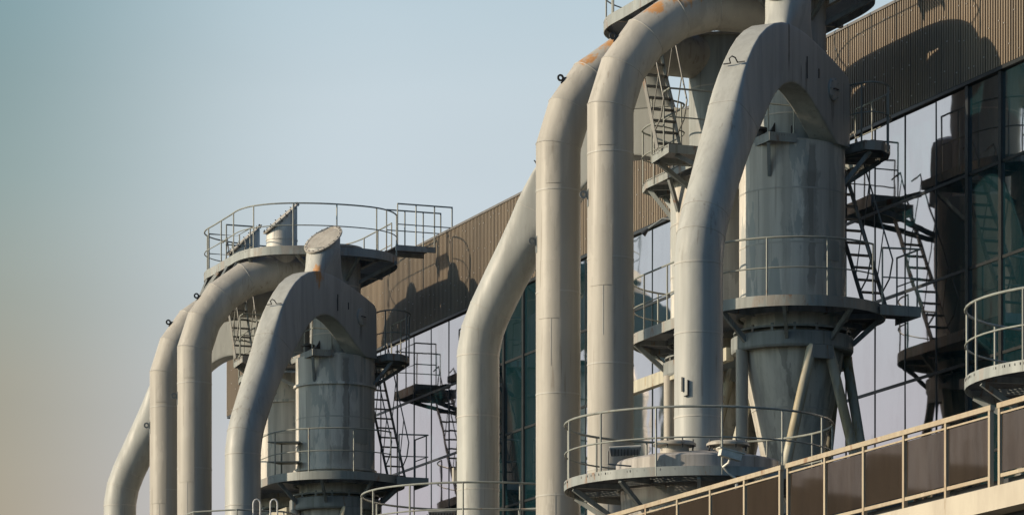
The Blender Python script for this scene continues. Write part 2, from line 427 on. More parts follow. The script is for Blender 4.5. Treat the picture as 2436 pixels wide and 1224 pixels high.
def superell(cx, cz, ax, w, h, e, n=40):
    pts = []
    for k_ in range(n):
        t = 2*PI*k_/n+PI/n; c, s_ = math.cos(t), math.sin(t)
        pts.append((math.copysign(abs(c)**(2/e), c)*w, math.copysign(abs(s_)**(2/e), s_)*h))
    return pts
def arch_duct(fr, zpipe, label, group, which, spots=()):
    base = fr.w((PIP[0], PIP[1], zpipe))
    T = thing('arch_duct', base, label, 'duct', group)
    # lower pipe with a mitred bend
    pth = [(0, zpipe), (0, 12.48), (.06, 12.95), (.23, 13.3)]
    rs = []
    def sec(ps, pz, tx, tz, w, h, e, mit=1.0):
        nx, nz = -tz, tx      # in-plane normal (towards extrados)
        r = []
        for a, b in superell(0, 0, 0, w, h*mit, e, 56):
            r.append(sp(ps+nx*b, a, pz+nz*b))
        return r
    # vertical rings
    rs.append(sec(0, zpipe, 0, 1, RP, RP, 2)); rs.append(sec(0, 12.48, math.sin(.11), math.cos(.11), RP, RP, 2, 1.006))
    rs.append(sec(.085, 12.92, math.sin(.28), math.cos(.28), RP, RP, 2, 1.01))
    rs.append(sec(.25, 13.32, math.sin(.45), math.cos(.45), RP, RP, 2, 1.01))
    rs.append(sec(.56, 13.92, math.sin(.50), math.cos(.50), RP, RP+.01, 2))
    seamz = []
    pairs = [((.50, 14.72), (1.27, 14.28), .42, 2.3), ((.70, 15.10), (1.52, 14.66), .395, 2.8), ((.86, 15.42), (1.74, 14.96), .36, 4), ((1.02, 15.70), (1.92, 15.20), .32, 6.5), ((1.20, 15.99), (2.10, 15.43), .285, 11),
             ((1.40, 16.27), (2.27, 15.62), .265, 16), ((1.62, 16.53), (2.42, 15.78), .255, 20), ((1.87, 16.77), (2.56, 15.90), .25, 22), ((2.15, 16.96), (2.69, 15.99), .25, 22),
             ((2.45, 17.10), (2.83, 16.07), .25, 22), ((2.75, 17.18), (2.98, 16.13), .25, 22), ((3.05, 17.22), (3.14, 16.17), .25, 22), ((3.35, 17.21), (3.32, 16.18), .25, 22),
             ((3.68, 17.17), (3.52, 16.16), .25, 22), ((4.05, 17.10), (3.74, 16.10), .25, 22), ((4.45, 17.01), (3.98, 15.99), .25, 22), ((4.85, 16.91), (4.22, 15.86), .25, 22),
             ((5.2, 16.81), (4.46, 15.71), .25, 22), ((5.46, 16.72), (4.66, 15.58), .25, 22), ((5.52, 16.60), (4.76, 15.52), .25, 22),
             ((5.53, 16.0), (4.88, 15.45), .25, 22), ((5.53, 15.42), (5.0, 15.40), .25, 22)]
    for (e0, e1), (i0, i1), w_, ee in pairs:
        cx, cz = (e0+i0)/2, (e1+i1)/2; dx, dz = e0-i0, e1-i1; h = math.hypot(dx, dz)/2; nx, nz = dx/(2*h), dz/(2*h)
        r = [sp(cx+nx*b, a, cz+nz*b) for a, b in superell(0, 0, 0, w_, h, ee, 56)]
        rs.append(r)
    mb = MB(fr); mb.rings(rs, False, True)
    for z in (9.75, 11.2, 12.42) if zpipe < 9.8 else (11.2, 12.42): seam_ring(mb, PIP, RP, z)
    for i in (2, 3):                                     # seam at the mitres
        c = [Vector(p) for p in rs[i]]; cen = sum(c, Vector())/len(c)
        mb.tube([cen+(p-cen)*1.003 for p in c][::2], .008, 5, closed=True, mi=1)
    mb.build('duct_shell', [mat_arch, mat_seam], T, 20)
    # seams along the flat part
    mb = MB(fr)
    for i in (7, ):
        c = [Vector(p) for p in rs[i]]; cen = sum(c, Vector())/len(c)
        mb.tube([cen+(p-cen)*1.003 for p in c][::2], .007, 5, closed=True)
    mb.build('weld_bead', mat_seam, T, 40)
    # inspection door on the near face
    cx, cz = 4.78, 16.35
    mb = MB(fr); rr = []
    for k_ in range(24):
        a = 2*PI*k_/24; rr.append((math.cos(a), math.sin(a)))
    nn = .25
    ring0 = [sp(cx+.19*a, nn-.01, cz+.21*b) for a, b in rr]; ring1 = [sp(cx+.19*a, nn+.035, cz+.21*b) for a, b in rr]
    ring2 = [sp(cx+.15*a, nn+.05, cz+.17*b) for a, b in rr]
    mb.rings([ring0, ring1, ring2])
    for a, b in rr[::3]:
        mb.tube([sp(cx+.165*a, nn+.03, cz+.185*b), sp(cx+.165*a, nn+.065, cz+.185*b)], .014, 6)
    dr = mb.build('inspection_door', mat_arch, T, 30)
    MB(fr).tube([sp(cx-.07, nn+.045, cz), sp(cx-.07, nn+.09, cz), sp(cx+.07, nn+.09, cz), sp(cx+.07, nn+.045, cz)], .012, 6).build('handle', mat_dark, dr, 40)
    # hinge straps and small marks on the face
    for (a, z0, z1) in ((3.72, 16.35, 16.75), (4.2, 16.45, 16.62)):
        MB(fr).bar(sp(a, nn+.004, z0), sp(a, nn+.004, z1), .02, .02, (AN.x, AN.y, 0)).build('hinge_strap', mat_dark, T)
    # lifting handle on the crown
    e = sp(1.28, 0, 16.18)
    mb = MB(fr)
    o_ = Vector((-AD.x*.7, -AD.y*.7, .7))
    c = Vector(sp(1.27, .05, 16.16))
    side = Vector((AN.x, AN.y, 0))
    mb.tube([c-side*.22+o_*.02, c-side*.08+o_*.02, c-side*.07+o_*.12, c-side*.0+o_*.16, c+side*.05+o_*.12, c+side*.06+o_*.02, c+side*.2+o_*.02], .012, 6)
    mb.build('lifting_handle', mat_dark, T, 40)
    # slanted inspection stub on the crown
    S = Vector(sp(3.5, -.02, 0)[:2]); n = 40
    zt = 18.06
    r1 = .41
    sl = -1.05      # slope of the cut along +s
    rings_ = []
    for (z, ra, rb, e) in ((17.10, .56, .245, 12), (17.35, .50, .30, 4), (17.68, .43, .395, 2.3), (17.8, r1, r1, 2)):
        rings_.append([(S.x+AD.x*a+AN.x*b, S.y+AD.y*a+AN.y*b, z) for a, b in superell(0, 0, 0, ra, rb, e, n)])
    top = [(S.x+AD.x*a+AN.x*b, S.y+AD.y*a+AN.y*b, zt+a*.85) for a, b in superell(0, 0, 0, r1, r1, 2, n)]
    mb = MB(fr); mb.rings(rings_+[top]); st = mb.build('hatch_stub', mat_arch, T, 35)
    MB(fr).rings([[(S.x+(Vector((p[0], p[1]))-S).x*q, S.y+(Vector((p[0], p[1]))-S).y*q, p[2]) for p in rings_[3]] for q in (1.0,)]+[
        [(S.x+(p[0]-S.x)*1.02, S.y+(p[1]-S.y)*1.02, p[2]+.02) for p in rings_[3]]]).build('collar_seam', mat_seam, st, 35)
    up = Vector((-AD.x*.65, -AD.y*.65, .76))
    R2 = r1+.055
    disc = []
    for q, dd in ((R2, .0), (R2, .035), (R2*.86, .045), (R2*.84, .036)):
        disc.append([Vector((S.x+AD.x*a+AN.x*b, S.y+AD.y*a+AN.y*b, zt+a*.85))+up*dd for a, b in superell(0, 0, 0, q, q, 2, n)])
    mb = MB(fr).rings(disc)
    for k_ in range(20):
        a = 2*PI*k_/20; p = Vector((S.x+AD.x*math.cos(a)*(R2-.035)+AN.x*math.sin(a)*(R2-.035), S.y+AD.y*math.cos(a)*(R2-.035)+AN.y*math.sin(a)*(R2-.035), zt+math.cos(a)*(R2-.035)*.85))
        mb.tube([p-up*.03, p+up*.06], .011, 6, mi=1)
    mb.build('bolted_cover', [mat_cover, mat_dark], st, 35)
    # access plate low on the pipe
    mb = MB(fr)
    c0 = Vector((PIP[0], PIP[1]))
    dxy = Vector(xy2uv(-.55, -.83)).normalized(); tx = Vector((-dxy.y, dxy.x))
    p = c0+dxy*(RP+.015)
    mb.bar((p.x-tx.x*.07, p.y-tx.y*.07, 10.17), (p.x-tx.x*.07, p.y-tx.y*.07, 10.42), .03, .015, (dxy.x, dxy.y, 0))
    mb.bar((p.x+tx.x*.05, p.y+tx.y*.05, 10.1), (p.x+tx.x*.05, p.y+tx.y*.05, 10.36), .012, .05, (dxy.x, dxy.y, 0))
    mb.bar((p.x+tx.x*.05, p.y+tx.y*.05, 10.1), (p.x-tx.x*.02, p.y-tx.y*.02, 10.08), .012, .05, (dxy.x, dxy.y, 0))
    mb.build('cable_bracket', mat_dark, T)
    if which == 1:
        q = c0+Vector(xy2uv(-.5, -.86)).normalized()*(RP+.03)
        MB(fr).bar((q.x, q.y, 9.93), (q.x, q.y, 10.22), .16, .09).build('junction_box', mat_cover, T)
        q = c0+Vector(xy2uv(.80, -.6)).normalized()*(RP+.02)
        MB(fr).tube([(q.x, q.y, 12.75), (q.x+.03, q.y-.1, 12.8), (q.x+.03, q.y-.1, 12.9), (q.x, q.y, 12.95)], .02, 6).build('pull_handle', mat_dark, T, 40)
    return T

def overhead_pipe(fr, u0, uend, vs, zb, zpipe, label, group, stack=True, lugs=(), slope=1.0):
    """vertical pipe at v=3.59 bending over to the cyclone outlet at v=0"""
    R = 2.4; d = Vector((uend-u0, -vs)); d.normalize()
    T = thing('overhead_pipe', fr.w((u0, vs, zpipe)), label, 'pipe', group)
    pts = [(u0, vs, zpipe)]; nseg = 5
    tl = 2*R*math.tan(math.radians(90/nseg)/2)
    # mitre points: the tangent polygon of the bend arc
    px, pz, a = 0, zb, 0
    segs = [(0, zb)]
    for i in range(nseg):
        L = tl if 0 < i else tl
        a += math.radians(90/nseg)
        if i < nseg-1:
            px += math.sin(a)*tl; pz += math.cos(a)*tl; segs.append((px, pz))
    for sx, z in segs: pts.append((u0+d.x*sx, vs+d.y*sx, z))
    pts.append((uend-d.x*.1, 0-d.y*.1, pz))
    zr = pz
    mb = MB(fr); mb.tube(pts, RP, 64)
    z = zb-.85
    while z > zpipe+.6: seam_ring(mb, (u0, vs), RP, z, 64); z -= 1.93 if zb > 15.6 else 2.1
    P = [Vector(p) for p in pts]
    for i in range(1, len(P)-1):
        t = ((P[i]-P[i-1]).normalized()+(P[i+1]-P[i]).normalized()).normalized()
        x = Vector((d.y, -d.x, 0)).normalized(); y = t.cross(x)
        mb.tube([P[i]+x*math.cos(2*PI*k_/32)*(RP+.002)+y*math.sin(2*PI*k_/32)*(RP+.002)*1.013 for k_ in range(32)], .008, 5, closed=True, mi=1)
    # longitudinal seams and welded repair plates
    for (aa, z0, z1) in ((-.35, zb-4.2, zb-2.75), (-.15, zb-8.0, zb-6.6)):
        dd = Vector(xy2uv(math.sin(aa), -math.cos(aa)))
        p = Vector((u0, vs))+dd*RP
        mb.bar((p.x, p.y, z0), (p.x, p.y, z1), .014, .01, (dd.x, dd.y, 0), 1)
    for (aa, w_, z0, z1) in ((-.5, .55, zb-3.3, zb-2.2), (-.2, .4, zb-.05, zb-.75)):
        z0, z1 = min(z0, z1), max(z0, z1)
        ra, rb = [], []
        rs = []
        for i in range(9):
            q = aa-w_+2*w_*i/8; dd = Vector(xy2uv(math.sin(q), -math.cos(q)))
            a1 = Vector((u0, vs))+dd*(RP-.004); a2 = Vector((u0, vs))+dd*(RP+.009)
            rs.append([(a1.x, a1.y, z0), (a2.x, a2.y, z0), (a2.x, a2.y, z1), (a1.x, a1.y, z1)])
        mb.rings(rs)
    mb.build('pipe_shell', [mat_pipe, mat_seam], T, 12)
    for (aa, z) in lugs:
        m_ = MB(fr); dd = Vector(xy2uv(math.sin(aa), -math.cos(aa))); p = Vector((u0, vs))+dd*RP
        lug(m_, (p.x, p.y, z), (dd.x, dd.y, 0), .15)
        tx = Vector((-dd.y, dd.x))
        q = p+tx*.06
        m_.bar((p.x, p.y, z-.22), (p.x, p.y, z+.1), .1, .012, (dd.x, dd.y, 0))
        m_.build('lifting_lug', mat_steel, T, 40)
    # eye on the outside of the bend
    i = 2; o = Vector((-d.x*math.cos(math.radians(36)), -d.y*math.cos(math.radians(36)), math.sin(math.radians(36))))
    m_ = MB(fr); lug(m_, P[3]*.5+P[2]*.5+o*(RP*1.01), o, .14); m_.build('lifting_lug', mat_dark, T, 40)
    if stack:
        sx = vs-1.38; c = Vector((u0+d.x*sx, vs+d.y*sx)); r1 = .385; zt = 18.86; n = 40
        e = Vector((0, 1))
        side = Vector((1, 0))
        rg = [[(c.x+math.cos(2*PI*k_/n)*r1, c.y+math.sin(2*PI*k_/n)*r1, z) for k_ in range(n)] for z in (zr+.1, 18.62 if False else 18.45)]
        top = [(c.x+math.cos(2*PI*k_/n)*r1, c.y+math.sin(2*PI*k_/n)*r1, zt-math.sin(2*PI*k_/n)*r1*.92) for k_ in range(n)]
        mb = MB(fr); mb.rings(rg+[top]); mb.band((c.x, c.y), r1-.01, r1+.012, 18.3, 18.33)
        st = mb.build('stack_stub', mat_body, T, 35)
        up = Vector((0, .68, .74)); q = r1+.06
        dk = [[Vector((c.x+math.cos(2*PI*k_/n)*q, c.y+math.sin(2*PI*k_/n)*q, zt-math.sin(2*PI*k_/n)*q*.92))+up*dd for k_ in range(n)] for dd in (0, .03)]
        mb = MB(fr).rings(dk)
        for k_ in range(20):
            a = 2*PI*k_/20; p = Vector((c.x+math.cos(a)*(q-.03), c.y+math.sin(a)*(q-.03), zt-math.sin(a)*(q-.03)*.92)); mb.tube([p-up*.03, p+up*.065], .012, 6, mi=1)
        mb.build('bolted_cover', [mat_cover, mat_dark], st, 35)
    return T, zr

def cyclone(fr, label, group, flanges=False):
    T = thing('cyclone_separator', fr.w((0, 0, 5)), label, 'dust separator', group)
    c = (0, 0); mb = MB(fr)
    r = .985
    mb.lathe(c, [(.9, 11.95), (.9, 12.25), (r, 12.3), (r, 15.40), (.99, 15.42), (.66, 15.52)], 72)
    for z in (13.55, 14.55) if not flanges else (13.9,): seam_ring(mb, c, r, z, 72)
    for aa in (-.75, .35, 1.1):
        dd = Vector(xy2uv(math.sin(aa), -math.cos(aa)))*r; mb.bar((dd.x, dd.y, 13.55 if aa < 1 else 12.6), (dd.x, dd.y, 14.55 if aa < .5 else 13.5), .012, .01, (dd.x, dd.y, 0), 1)
    mb.build('cylinder_shell', [mat_body, mat_seam], T, 25)
    if flanges:
        for z in (12.62, 14.72): MB(fr).band(c, r-.01, r+.055, z-.03, z+.03, 72).build('flange_ring', mat_body, T, 35)
    # rolled patch plate
    rs = []
    for i in range(9):
        q = .55+.42*i/8; dd = Vector(xy2uv(math.sin(q), -math.cos(q)))
        rs.append([(dd.x*(r-.005), dd.y*(r-.005), 13.25), (dd.x*(r+.014), dd.y*(r+.014), 13.25), (dd.x*(r+.014), dd.y*(r+.014), 13.62), (dd.x*(r-.005), dd.y*(r-.005), 13.62)])
    MB(fr).rings(rs).build('patch_plate', mat_arch, T, 30)
    mb = MB(fr); mb.lathe(c, [(.63, 15.45), (.63, 18.15)], 56); seam_ring(mb, c, .63, 16.0, 56); seam_ring(mb, c, .63, 17.2, 56)
    mb.build('outlet_tube', [mat_out, mat_seam], T, 25)
    MB(fr).lathe(c, [(.69, 18.15), (.69, 18.2), (.3, 18.26), (.05, 18.27)], 48).build('outlet_cap', mat_cover, T, 25)
    # support flange
    MB(fr).lathe(c, [(.9, 11.62), (1.12, 11.62), (1.14, 11.66), (1.14, 11.9), (1.10, 11.92), (.9, 11.92)], 64, cap=False).build('support_ring', mat_steel, T, 25)
    mb = MB(fr); mb.band(c, .88, 1.10, 11.985, 12.02, 64)
    for i in range(16):
        a = 2*PI*i/16; mb.bar((math.cos(a)*1.07, math.sin(a)*1.07, 11.9), (math.cos(a)*1.07, math.sin(a)*1.07, 12.06), .05, .03, (math.cos(a), math.sin(a), 0))
    mb.build('upper_flange', mat_steel, T, 25)
    mb = MB(fr); mb.lathe(c, [(.96, 11.66), (.915, 11.3), (.44, 9.05), (.2, 7.9), (.2, -ZC)], 64)
    for z, rr in ((10.55, .757), ): mb.band(c, rr-.01, rr+.006, z-.014, z+.014, 56, 1)
    mb.build('hopper_cone', [mat_cone, mat_seam], T, 25)
    for deg in (-65, 25, 115, 205):
        a = math.radians(deg); rad = Vector(xy2uv(math.cos(a), math.sin(a))); tan = Vector((-rad.y, rad.x))
        top = rad*1.06
        if deg == 205:
            MB(fr).tube([(top.x, top.y, -ZC), (top.x, top.y, 11.64)], .115, 20).build('leg', mat_pipe, T, 30); continue
        for sg in (-1, 1):
            t0 = top+tan*.17*sg; t1 = top+tan*1.75*sg+rad*.18
            MB(fr).tube([(t1.x, t1.y, -ZC), (t1.x, t1.y, 5.6), (t0.x, t0.y, 11.64)], .095, 20).build('leg', mat_leg, T, 30)
        mb = MB(fr)
        p0, p1 = top-tan*.21, top+tan*.21; q0, q1 = top-tan*.26, top+tan*.26
        o1 = rad*.10
        mb.add([(p0.x-o1.x, p0.y-o1.y, 11.645), (p1.x-o1.x, p1.y-o1.y, 11.645), (p1.x+o1.x, p1.y+o1.y, 11.645), (p0.x+o1.x, p0.y+o1.y, 11.645),
                (q0.x-o1.x, q0.y-o1.y, 11.40), (q1.x-o1.x, q1.y-o1.y, 11.40), (q1.x+o1.x, q1.y+o1.y, 11.40), (q0.x+o1.x, q0.y+o1.y, 11.40)],
               [(0, 1, 2, 3), (7, 6, 5, 4), (0, 4, 5, 1), (1, 5, 6, 2), (2, 6, 7, 3), (3, 7, 4, 0)])
        mb.build('leg_gusset', mat_steel, T)
    # triangular gussets and a small hatch on the roof of the cylinder
    for deg, hh in ((200, .3), (235, .34), (265, .26)):
        a = math.radians(deg); rad = Vector(xy2uv(math.cos(a), math.sin(a))); tan = Vector((-rad.y, rad.x))*.01
        p0, p1 = rad*.62, rad*.95
        mb = MB(fr)
        mb.add([(p0.x-tan.x, p0.y-tan.y, 15.5), (p1.x-tan.x, p1.y-tan.y, 15.42), (p0.x-tan.x, p0.y-tan.y, 15.5+hh), (p0.x+tan.x, p0.y+tan.y, 15.5), (p1.x+tan.x, p1.y+tan.y, 15.42), (p0.x+tan.x, p0.y+tan.y, 15.5+hh)],
               [(0, 1, 2), (5, 4, 3), (0, 3, 4, 1), (1, 4, 5, 2), (2, 5, 3, 0)]); mb.build('gusset_plate', mat_dark, T)
    a = math.radians(218); h = Vector(xy2uv(math.cos(a), math.sin(a)))*.83
    mb = MB(fr); mb.lathe((h.x, h.y), [(.12, 15.42), (.12, 15.66), (.17, 15.68), (.17, 15.72), (.05, 15.76)], 24); mb.build('roof_hatch', mat_dark, T, 30)
    return T

def ship_ladder(fr, p0, p1, width, n, label, group, hand=(1, 1), mat=None, braces=True):
    """p0 bottom, p1 top (u,v,z) of the low-v stringer, width along +v"""
    mat = mat or mat_stair
    T = thing('ship_ladder', fr.w(p0), label, 'stairs', group)
    P0, P1 = Vector(p0), Vector(p1)
    nrm = Vector((1, 0, 0)).cross((P1-P0)).normalized()
    for o in (0, width):
        MB(fr).bar(P0+Vector((0, o, 0)), P1+Vector((0, o, 0)), .014, .12, (1, 0, 0)).build('stringer', mat, T)
    for i in range(n):
        c = P0.lerp(P1, (i+.5)/n)
        MB(fr).box((c.x-.075, c.y+.01, c.z-.015), (c.x+.075, c.y+width-.01, c.z+.008)).build('tread', mat_grate, T)
    sgn = -1 if P1.x > P0.x else 1
    off = Vector((sgn*.42, 0, .62))
    for i, o in enumerate((0, width)):
        if not hand[i]: continue
        q0 = P0+Vector((0, o, 0)); q1 = P1+Vector((0, o, 0)); mb = MB(fr)
        a, b = q0.lerp(q1, .1), q0.lerp(q1, .97)
        mb.tube([a+Vector((0, 0, .1)), a+off*.55+Vector((sgn*.05, 0, -.05)), a+off, b+off, b+Vector((sgn*.05, 0, .55))], .017, 6)
        for f in (.3, .62, .93):
            a = q0.lerp(q1, f-.08); b = q0.lerp(q1, f); mb.tube([a, b+off], .012, 6)
        mb.build('handrail', mat, T, 40)
    return T

def brackets(fr, parent, centre, ri, ro, z_in, z_out, angs, mat=None, w_=.07):
    for deg in angs:
        a = math.radians(deg); d = Vector((math.cos(a), math.sin(a))); mb = MB(fr)
        o = ro if not isinstance(ro, dict) else ro[deg]
        mb.bar((centre[0]+d.x*ri, centre[1]+d.y*ri, z_in), (centre[0]+d.x*o, centre[1]+d.y*o, z_out-.12), w_, .09, (0, 0, 1))
        mb.bar((centre[0]+d.x*.9, centre[1]+d.y*.9, z_out-.10), (centre[0]+d.x*o, centre[1]+d.y*o, z_out-.10), w_-.01, .10, (0, 0, 1))
        mb.build('bracket', mat or mat_steel, parent)

def ring_platform(fr, z, label, group):
    T = thing('ring_platform', fr.w((1.625, 0, z-.3)), label, 'platform', group)
    R = 1.72; pts = stadium((0, 0), (3.25, 0), R, 26)
    mb = MB(fr); grating(mb, pts, z, [(0, 0, 1.03), (3.25, 0, 1.03)], axis=1); mb.build('deck_grating', mat_grate, T)
    MB(fr).strip(pts, z-.15, z+.05, .015).build('fascia', mat_fascia, T, 30)
    m_ = MB(fr)
    for u in (-.0, 3.25): m_.band((u, 0), 1.0, 1.05, z-.14, z-.01, 48)
    m_.build('inner_ring', mat_steel, T, 30)
    # landing that reaches to the wall
    poly = [(-1.35, -1.98), (-.35, -1.98), (-.35, -1.3), (-1.35, -1.1)]
    mb = MB(fr); grating(mb, poly, z-.03, [(0, 0, 1.75)]); mb.build('landing_grating', mat_grate, T)
    MB(fr).strip([(-.3, -1.98), (-1.35, -1.98), (-1.35, -1.15)][::-1], z-.17, z+.02, .012, closed=False).build('landing_fascia', mat_fascia, T)
    # railing: gap where the stair arrives
    i0 = [i for i, p in enumerate(pts)]
    gap = lambda p: (-1.3 < p[0] < .1 and p[1] < -1.05) 
    n = len(pts); start = next(i for i in range(n) if not gap(pts[i]) and gap(pts[i-1]))
    seq = [pts[(start+j) % n] for j in range(n) if not gap(pts[(start+j) % n])]
    railing(fr, T, seq, z, 1.10, step=1.08)
    railing(fr, T, [(-1.25, -1.25), (-1.35, -1.97), (-.4, -1.97)], z, 1.08, step=.7)
    brackets(fr, T, (0, 0), 1.12, R-.03, z-.62, z, (150, 195, 240, 285, 105), w_=.06)
    brackets(fr, T, (3.25, 0), 1.12, R-.03, z-.62, z, (30, -15, -60, -105, 75), w_=.06)
    # beam below that ties the two separators
    MB(fr).box((.55, .95, z-.86), (6.2, 1.10, z-.62)).build('tie_beam', mat_leg, T)
    MB(fr).box((1.0, -1.1, z-.86), (2.3, -.98, z-.66)).build('tie_beam', mat_steel, T)
    return T

def mid_platform(fr, label, group):
    z = 15.5
    T = thing('stair_landing_platform', fr.w((1.6, 1.2, z-.3)), label, 'platform', group)
    poly = [(-.95, .35), (-.95, .9), (.70, .95), (.70, 2.2), (1.76, 2.1), (1.76, 1.27), (4.0, 1.27), (4.45, 1.15), (4.75, .75), (4.8, .2), (4.5, -.2), (3.2, -.2), (3.2, .2), (1.3, .2), (1.0, -.2), (0, -.2)]
    mb = MB(fr); grating(mb, poly, z, [(0, 0, 1.02), (3.25, 0, 1.02)], axis=1); mb.build('deck_grating', mat_grate, T)
    MB(fr).strip(poly[:11], z-.14, z+.02, .012, closed=False).build('fascia', mat_fascia, T, 30)
    for a, b in (((-.9, .85), (.7, .93)), ((.75, .95), (.75, 2.15)), ((1.7, 2.05), (1.7, 1.1)), ((3.3, 1.2), (3.3, .95)), ((4.2, 1.2), (4.0, .75)), ((4.7, .7), (4.05, .5))):
        MB(fr).bar((a[0], a[1], z-.08), (b[0], b[1], z-.08), .06, .10).build('deck_beam', mat_steel, T)
    for a, b in (((.85, 2.0), (.55, .8)), ((1.65, 2.0), (1.9, .95)), ((-.8, .85), (-.62, .75)), ((4.1, 1.15), (3.8, .8)), ((4.65, .6), (4.1, .45)), ((3.0, 1.2), (3.1, .97))):
        MB(fr).bar((a[0], a[1], z-.14), (b[0], b[1], z-.72), .06, .08).build('bracket', mat_steel, T)
    railing(fr, T, [(.72, 1.2), (.72, 2.17), (1.05, 2.15)], z, 1.06, step=.9)
    railing(fr, T, catmull([(1.75, 2.1), (1.78, 1.5), (2.2, 1.28), (3.1, 1.27), (4.0, 1.27), (4.5, 1.12), (4.78, .7), (4.8, .2), (4.5, -.15)], 4)[:-8], z, 1.06, step=1.0)
    railing(fr, T, [(-.93, .4), (-.93, .88), (-.3, .9)], z, 1.06, step=.55)
    return T

def balcony(fr, label, group):
    z = 15.5
    T = thing('balcony_platform', fr.w((0, -1.4, z-.3)), label, 'platform', group)
    poly = [(.3, -.85), (-.86, -1.08), (-.88, -1.4), (-.6, -1.72), (-.2, -1.88), (.45, -1.93), (2.2, -1.93), (2.2, -1.05), (1.2, -1.05), (1.2, -1.6), (.5, -1.6), (.5, -1.0)]
    mb = MB(fr); grating(mb, poly, z, [(0, 0, 1.0), (3.25, 0, 1.0)], .05); mb.build('deck_grating', mat_grate, T)
    MB(fr).strip(poly, z-.14, z+.03, .012).build('fascia', mat_fascia, T, 30)
    for a, b in (((-.8, -1.2), (.2, -.95)), ((-.3, -1.8), (.1, -.95)), ((.4, -1.9), (.3, -.95))):
        MB(fr).bar((a[0], a[1], z-.09), (b[0], b[1], z-.09), .05, .10).build('deck_beam', mat_steel, T)
    for a, b in (((-.75, -1.25), (-.45, -.85)), ((.1, -1.85), (.1, -.97)), ((1.9, -1.85), (2.5, -.7))):
        MB(fr).bar((a[0], a[1], z-.14), (b[0], b[1], z-.72), .06, .08).build('bracket', mat_steel, T)
    poly2 = [(3.7, -2.3), (5.3, -2.3), (5.3, -1.0), (4.35, -1.0), (4.35, -1.68), (3.7, -1.68)]
    mb = MB(fr); grating(mb, poly2, z, []); mb.build('deck_grating', mat_grate, T)
    MB(fr).strip(poly2, z-.2, z+.03, .012).build('fascia', mat_fascia, T)
    for a, b in (((3.8, -2.2), (3.45, -.95)), ((5.0, -2.2), (3.9, -.75)), ((2.3, -1.9), (3.7, -2.25))):
        MB(fr).bar((a[0], a[1], z-.2), (b[0], b[1], z-.75 if b[1] > -2 else z-.2), .08, .10).build('bracket', mat_steel, T)
    railing(fr, T, [(3.72, -1.7), (3.72, -2.28), (5.28, -2.28), (5.28, -1.0)], z, 1.1, step=.7)
    railing(fr, T, catmull([(-.1, -1.0), (-.86, -1.1), (-.9, -1.42), (-.6, -1.74), (-.2, -1.9), (.45, -1.94), (1.3, -1.94), (2.2, -1.93)], 4)[:-7], z, 1.1, step=.75)
    return T

def top_platform(fr, label, group, z=18.1, far_strut=True):
    T = thing('top_platform', fr.w((1.6, 0, z-.3)), label, 'platform', group)
    half = [(1.625, 2.45), (.9, 2.45), (.2, 2.45), (-.4, 2.28), (-.9, 1.85), (-1.22, 1.2), (-1.38, .4), (-1.33, -.5), (-1.0, -1.1), (-.4, -1.5), (.3, -1.64), (1.0, -1.66)]
    poly = half+[(1.625, -1.66)]+[(3.25-a, b) for a, b in half[::-1][:-1]]
    poly = catmull(poly, 4)
    mb = MB(fr); grating(mb, poly, z, [(0, 0, .65), (3.25, 0, .65)], .045, axis=1)
    mb.build('deck_grating', mat_grate, T)
    MB(fr).strip(poly, z-.17, z+.04, .015).build('fascia', mat_fascia, T, 30)
    # perforated under-plate round the outlets
    for u0, u1, v0, v1 in ((-.9, 4.1, .75, .85), (-.9, 4.1, -.85, -.75), (1.55, 1.65, -1.8, 2.4), (-.9, -.8, -1.2, 1.7), (4.05, 4.15, -1.2, 1.7), (.6, .68, .85, 2.4), (2.6, 2.68, .85, 2.4)):
        MB(fr).box((u0, v0, z-.15), (u1, v1, z-.04)).build('deck_beam', mat_steel, T)
    for k_, (a, b) in enumerate((((-1.1, 1.4), (-.3, .5)), ((-1.3, -.2), (-.6, -.1)), ((-.8, -1.35), (-.35, -.5)), ((-.2, 2.3), (.3, 2.0)), ((.4, 2.4), (.45, 2.75)), ((1.2, 2.42), (.75, 2.9)), ((2.0, 2.42), (2.5, 2.85)), ((3.0, 2.4), (2.75, 2.75)),
                                 ((4.35, 1.4), (3.6, .5)), ((4.1, -1.35), (3.6, -.5)))):
        if k_ in (5, 6, 7) and not far_strut: continue
        MB(fr).bar((a[0], a[1], z-.14), (b[0], b[1], z-.62 if k_ not in (4, 5, 6, 7) else z-.85), .06, .08).build('bracket', mat_steel, T)
    n = len(poly)
    gap = lambda p: (-.55 < p[0] < .45 and p[1] < -1.4)
    st = next(i for i in range(n) if not gap(poly[i]) and gap(poly[i-1]))
    seq = [poly[(st+j) % n] for j in range(n) if not gap(poly[(st+j) % n])]
    railing(fr, T, seq, z, 1.08, step=1.1, hang=.17)
    # guard round the stair opening
    railing(fr, T, [(1.75, 2.3), (1.75, 1.6), (3.1, 1.6), (3.1, 2.35)], z, 1.0, step=.8)
    return T

def gangway(fr, label, group, z=18.2):
    T = thing('roof_gangway', fr.w((0, -2, z-.2)), label, 'walkway', group)
    poly = [(-.42, -1.5), (.42, -1.5), (.42, -2.5), (-.42, -2.5)]
    mb = MB(fr); grating(mb, poly, z+.12, [], .05, axis=0); mb.build('deck_grating', mat_grate, T)
    for u in (-.42, .42): MB(fr).box((u-.02, -2.5, z-.02), (u+.02, -1.45, z+.12)).build('edge_beam', mat_fascia, T)
    for u in (-.42, .42):
        railing(fr, T, [(u, -1.5), (u, -2.48)], z+.13, 1.02, step=.5)
        m_ = MB(fr)
        m_.tube([(u, -2.48, z+1.15), (u, -2.95, z+1.15), (u, -2.95, 18.74)], .019, 8); m_.tube([(u, -2.48, z+.64), (u, -2.94, z+.64)], .014, 8)
        m_.build('wall_rail', mat_rail, T, 40)
    return T

